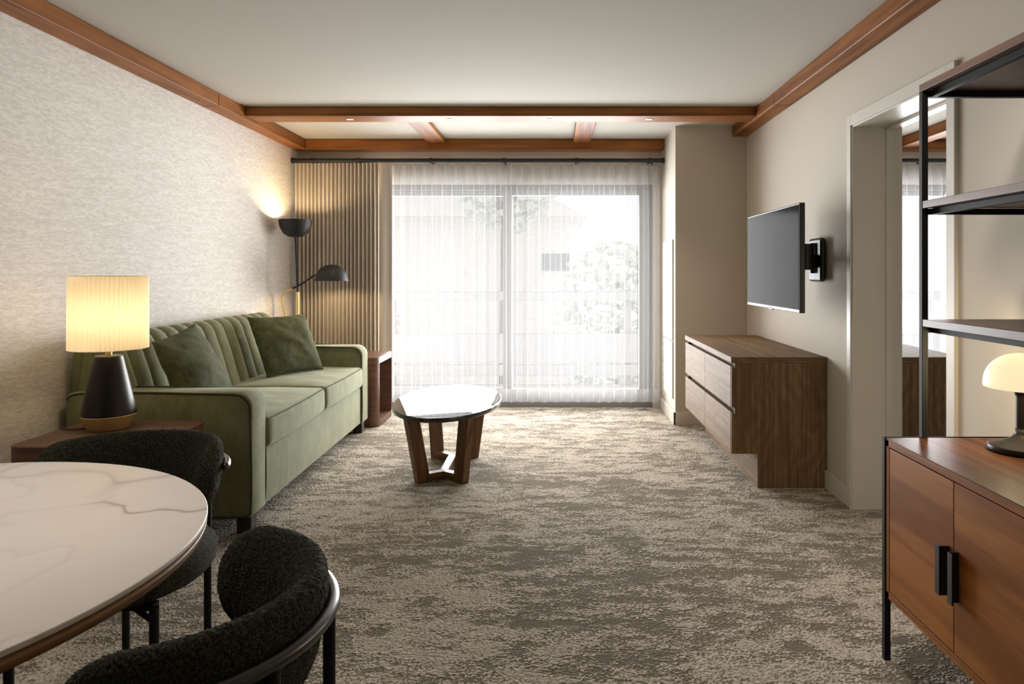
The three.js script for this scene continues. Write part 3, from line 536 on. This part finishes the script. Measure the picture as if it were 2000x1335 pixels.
// ---------------------------------------------------------------- cabinet with open shelves
{
  const X0 = 1.083, X1 = 1.585, ZF = -2.314, ZN = -1.50, B = 0.21, H = 0.726, p = 0.02;
  const t = thing('shelf_cabinet', 'walnut cabinet with black metal frame and open shelves by the bedroom doorway', 'cabinet', [0, 0, 0]);
  part(t, 'case', merge([span(X0 + 0.004, X1, H - 0.024, H - 0.001, ZF + p, ZN - p, 0.002, 'z'), span(X0 + 0.004, X1, B, B + 0.022, ZF + p, ZN - p, 0.002, 'z'), span(X0 + 0.004, X1, B, H, ZF + p, ZF + p + 0.02, 0.002, 'y'), span(X0 + 0.004, X1, B, H, ZN - p - 0.02, ZN - p, 0.002, 'y'), span(X1 - 0.012, X1, B, H, ZF + p, ZN - p, 0, 'z'), span(X0 + 0.03, X0 + 0.035, B, H, ZF + p, ZN - p, 0, 'z')]), M.walnut);
  part(t, 'top_panel', span(X0 + 0.003, X1, H - 0.001, H + 0.002, ZF + 0.006, ZN - 0.006, 0.001, 'z'), M.walnutTop);
  const zc = (ZF + ZN) / 2;
  [[ZF + p + 0.0225, zc - 0.0015, zc - 0.022], [zc + 0.0015, ZN - p - 0.0225, zc + 0.022]].forEach(([z0, z1, zh], i) => {
    const d = part(t, 'door', span(X0 + 0.005, X0 + 0.027, B + 0.025, H - 0.027, z0, z1, 0.0015, 'z', [i * 0.55, 0.1 + 0.2 * i]), M.walnut);
    part(d, 'handle', merge([span(X0 - 0.022, X0 + 0.005, 0.382, 0.518, zh - 0.002, zh + 0.002, 0.001), span(X0 - 0.024, X0 - 0.02, 0.382, 0.518, zh - (i ? 0.002 : 0.02), zh + (i ? 0.02 : 0.002), 0.001)]), M.matteBlack, 'black angled pull');
  });
  const leg = (x, z, top, n = 'leg') => part(t, n, span(x, x + p, 0, top, z, z + p, 0.0015), M.black);
  leg(X0, ZF, H + 0.002); leg(X0, ZN - p, H + 0.002); leg(X1 - p, ZF, H + 0.002); leg(X1 - p, ZN - p, H + 0.002);
  for (const z of [ZF, ZN - p]) { part(t, 'rail', span(X0 + p, X1 - p, H - 0.018, H + 0.002, z, z + p, 0.0015), M.black); part(t, 'rail', span(X0 + p, X1 - p, B - 0.02, B, z, z + p, 0.0015), M.black); }
  const xs = 1.205, xe = 1.575;
  for (const x of [xs, xe - p]) for (const z of [ZF + 0.001, ZN - p - 0.001]) part(t, 'post', span(x, x + p, H + 0.002, 1.862, z, z + p, 0.0015), M.black);
  for (const y of [1.862, 1.478, 1.092]) {
    const s = part(t, 'shelf', span(xs + 0.001, xe, y, y + 0.024, ZF + (y > 1.8 ? 0 : p + 0.002), ZN - p, 0.0015, 'z'), M.shelfWood);
    for (const z of [ZF + 0.002, ZN - p - 0.002]) part(s, 'shelf_rail', span(xs + p, xe - p, y - 0.02, y - 0.0005, z, z + p, 0.001), M.black);
    for (const x of [xs + 0.03, xe - p]) part(s, 'shelf_rail', span(x, x + p, y - 0.02, y - 0.0005, ZF + p, ZN - p, 0.001), M.black);
  }
}
// mushroom lamp on the cabinet
{
  const P = [1.415, 0.728, -2.12], t = thing('mushroom_lamp', 'small mushroom lamp with white glass dome and black stem on the cabinet', 'lamp', P);
  part(t, 'foot', lathe([[0, 0], [0.088, 0], [0.09, 0.004], [0.09, 0.016], [0.086, 0.02], [0.05, 0.03], [0.026, 0.042], [0.017, 0.058], [0.016, 0.07], [0, 0.07]], 56), M.bronze);
  part(t, 'stem', lathe([[0.016, 0.07], [0.0155, 0.165], [0.019, 0.178], [0.028, 0.188], [0, 0.19]], 28), M.bronze);
  const prof = []; for (let k = 0; k <= 18; k++) { const a = k / 18 * Math.PI / 2; prof.push([0.102 * Math.pow(Math.cos(a), 0.9), 0.198 + 0.098 * Math.pow(Math.sin(a), 0.95)]); } prof.push([0, 0.296]);
  part(t, 'glass_dome', lathe([[0, 0.19], [0.05, 0.189], [0.092, 0.191], [0.1, 0.193], ...prof], 56), M.opal);
  const l = new THREE.PointLight(new THREE.Color().setRGB(1, 0.8, 0.48), 0.6); l.position.set(P[0], P[1] + 0.24, P[2]); l.castShadow = true; l.shadow.radius = 4; scene.add(l);
}

// ---------------------------------------------------------------- dining table and chairs
const TC = [-1.367, 0, -1.252];
{
  const t = thing('dining_table', 'round dining table with white veined marble top and wooden rim', 'table', TC);
  const R = 0.673;
  const topG = lathe([[0, 0.739], [R - 0.002, 0.739], [R, 0.741], [R, 0.748], [R - 0.002, 0.75], [0, 0.75]], 128);
  const tp = topG.attributes.position, uv = []; for (let i = 0; i < tp.count; i++) uv.push(tp.getX(i) + 0.2, tp.getZ(i) + 0.4); topG.setAttribute('uv', new THREE.Float32BufferAttribute(uv, 2));
  part(t, 'table_top', topG, M.marble);
  part(t, 'rim', lathe([[0, 0.708], [R - 0.022, 0.708], [R - 0.006, 0.716], [R - 0.0015, 0.726], [R - 0.001, 0.7385], [0, 0.7388]], 128), M.edgeWood, 'tan wooden underside with bevelled rim');
  part(t, 'pedestal', lathe([[0, 0], [0.27, 0], [0.275, 0.01], [0.26, 0.022], [0.09, 0.05], [0.055, 0.12], [0.05, 0.55], [0.08, 0.67], [0.2, 0.707], [0, 0.7075]], 64), M.matteBlack);
}
const noise = new ImprovedNoise();
function fuzz(g, amp) { const p = g.attributes.position, n = g.attributes.normal; for (let i = 0; i < p.count; i++) { const x = p.getX(i), y = p.getY(i), z = p.getZ(i), k = amp * (noise.noise(x * 150, y * 150, z * 150) + 0.7 * noise.noise(x * 320 + 9, y * 320, z * 320)); p.setXYZ(i, x + n.getX(i) * k, y + n.getY(i) * k, z + n.getZ(i) * k); } g.computeVertexNormals(); return g; }
function makeChair(label, pos, turn) {     // faces +z
  const t = thing('dining_chair', label, 'chair', pos, turn, 'chairs around the marble table');
  const seat = softBox(0.5, 0.1, 0.5, 0.045, 70, 16, 70, (v) => { const q = Math.hypot(v.x, v.z), m = Math.max(Math.abs(v.x), Math.abs(v.z)); if (q > 1e-6) { const k = mixv(1, m / q, 0.85) * (v.z < 0 ? 1 : 1.0); v.x *= k; v.z *= k; } if (v.y > 0) v.y += 0.014 * (1 - clamp(q / 0.26) ** 2); });
  part(t, 'seat', finish(fuzz(seat.translate(0, 0.425, 0.0), 0.0018), 'x'), M.boucle);
  const R = 0.235, yc = 0.655, Lh = 1.62 * R, hh = 0.099, th = 0.032;
  const band = grid(300, 72, (u, v) => {
    const s = mixv(-Lh, Lh, u), a = s / R, e = clamp((Math.abs(s) - (Lh - 0.1)) / 0.1), e2 = clamp((Math.abs(s) - (Lh - 0.04)) / 0.04);
    const kh = Math.sqrt(Math.max(0, 1 - e * e)), kt = Math.sqrt(Math.max(0, 1 - e2 * e2)), f = v * Math.PI * 2, c = Math.cos(f), q = Math.sin(f);
    const out = th * kt * Math.sign(c) * Math.pow(Math.abs(c), 0.75), up = hh * kh * Math.sign(q) * Math.pow(Math.abs(q), 0.85), rr = R + out + 0.16 * up;
    return [rr * Math.sin(a), yc + up, -rr * Math.cos(a)];
  }, true, true);
  part(t, 'backrest', finish(fuzz(band, 0.0026), 'x'), M.boucle);
  const rail = []; for (let k = 0; k <= 40; k++) { const a = mixv(-1.3, 1.3, k / 40), rr = R + th + 0.014; rail.push([rr * Math.sin(a), 0.682, -rr * Math.cos(a)]); }
  part(t, 'back_rail', merge([tube(rail, 0.0125, 120, 14), ...[rail[0], rail[40]].map((p) => new THREE.SphereGeometry(0.0124, 14, 10).translate(...p))]), M.gunmetal, 'curved metal rail');
  for (const s of [-1, 1]) { const a = s * 0.5, rr = R + th + 0.012; part(t, 'leg', rod([rr * Math.sin(a), 0, -rr * Math.cos(a)], [rr * Math.sin(a), 0.676, -rr * Math.cos(a)], 0.0115, 16), M.black); }
  for (const s of [-1, 1]) part(t, 'leg', merge([rod([s * 0.195, 0, 0.17], [s * 0.195, 0.372, 0.17], 0.0125, 16), rod([s * 0.193, 0.335, 0.17], [s * 0.14, 0.372, 0.17], 0.008, 8)]), M.black);
  part(t, 'seat_frame', merge([span(-0.19, 0.19, 0.358, 0.376, 0.135, 0.165, 0.003), span(-0.15, 0.15, 0.358, 0.376, -0.225, -0.195, 0.003), span(-0.14, -0.11, 0.358, 0.376, -0.2, 0.14, 0.003), span(0.11, 0.14, 0.358, 0.376, -0.2, 0.14, 0.003), rod([-0.135, 0.367, -0.2], [-0.132, 0.367, -0.275], 0.009, 8), rod([0.135, 0.367, -0.2], [0.132, 0.367, -0.275], 0.009, 8)]), M.black);
  return t;
}
makeChair('dark green bouclé dining chair on the far side of the marble table, near the sofa', [-1.265, 0, -2.05], 0);
makeChair('dark green bouclé dining chair nearest the viewer, seen from behind beside the marble table', [-0.668, 0, -1.19], -Math.PI / 2);

renderer.render(scene, camera);
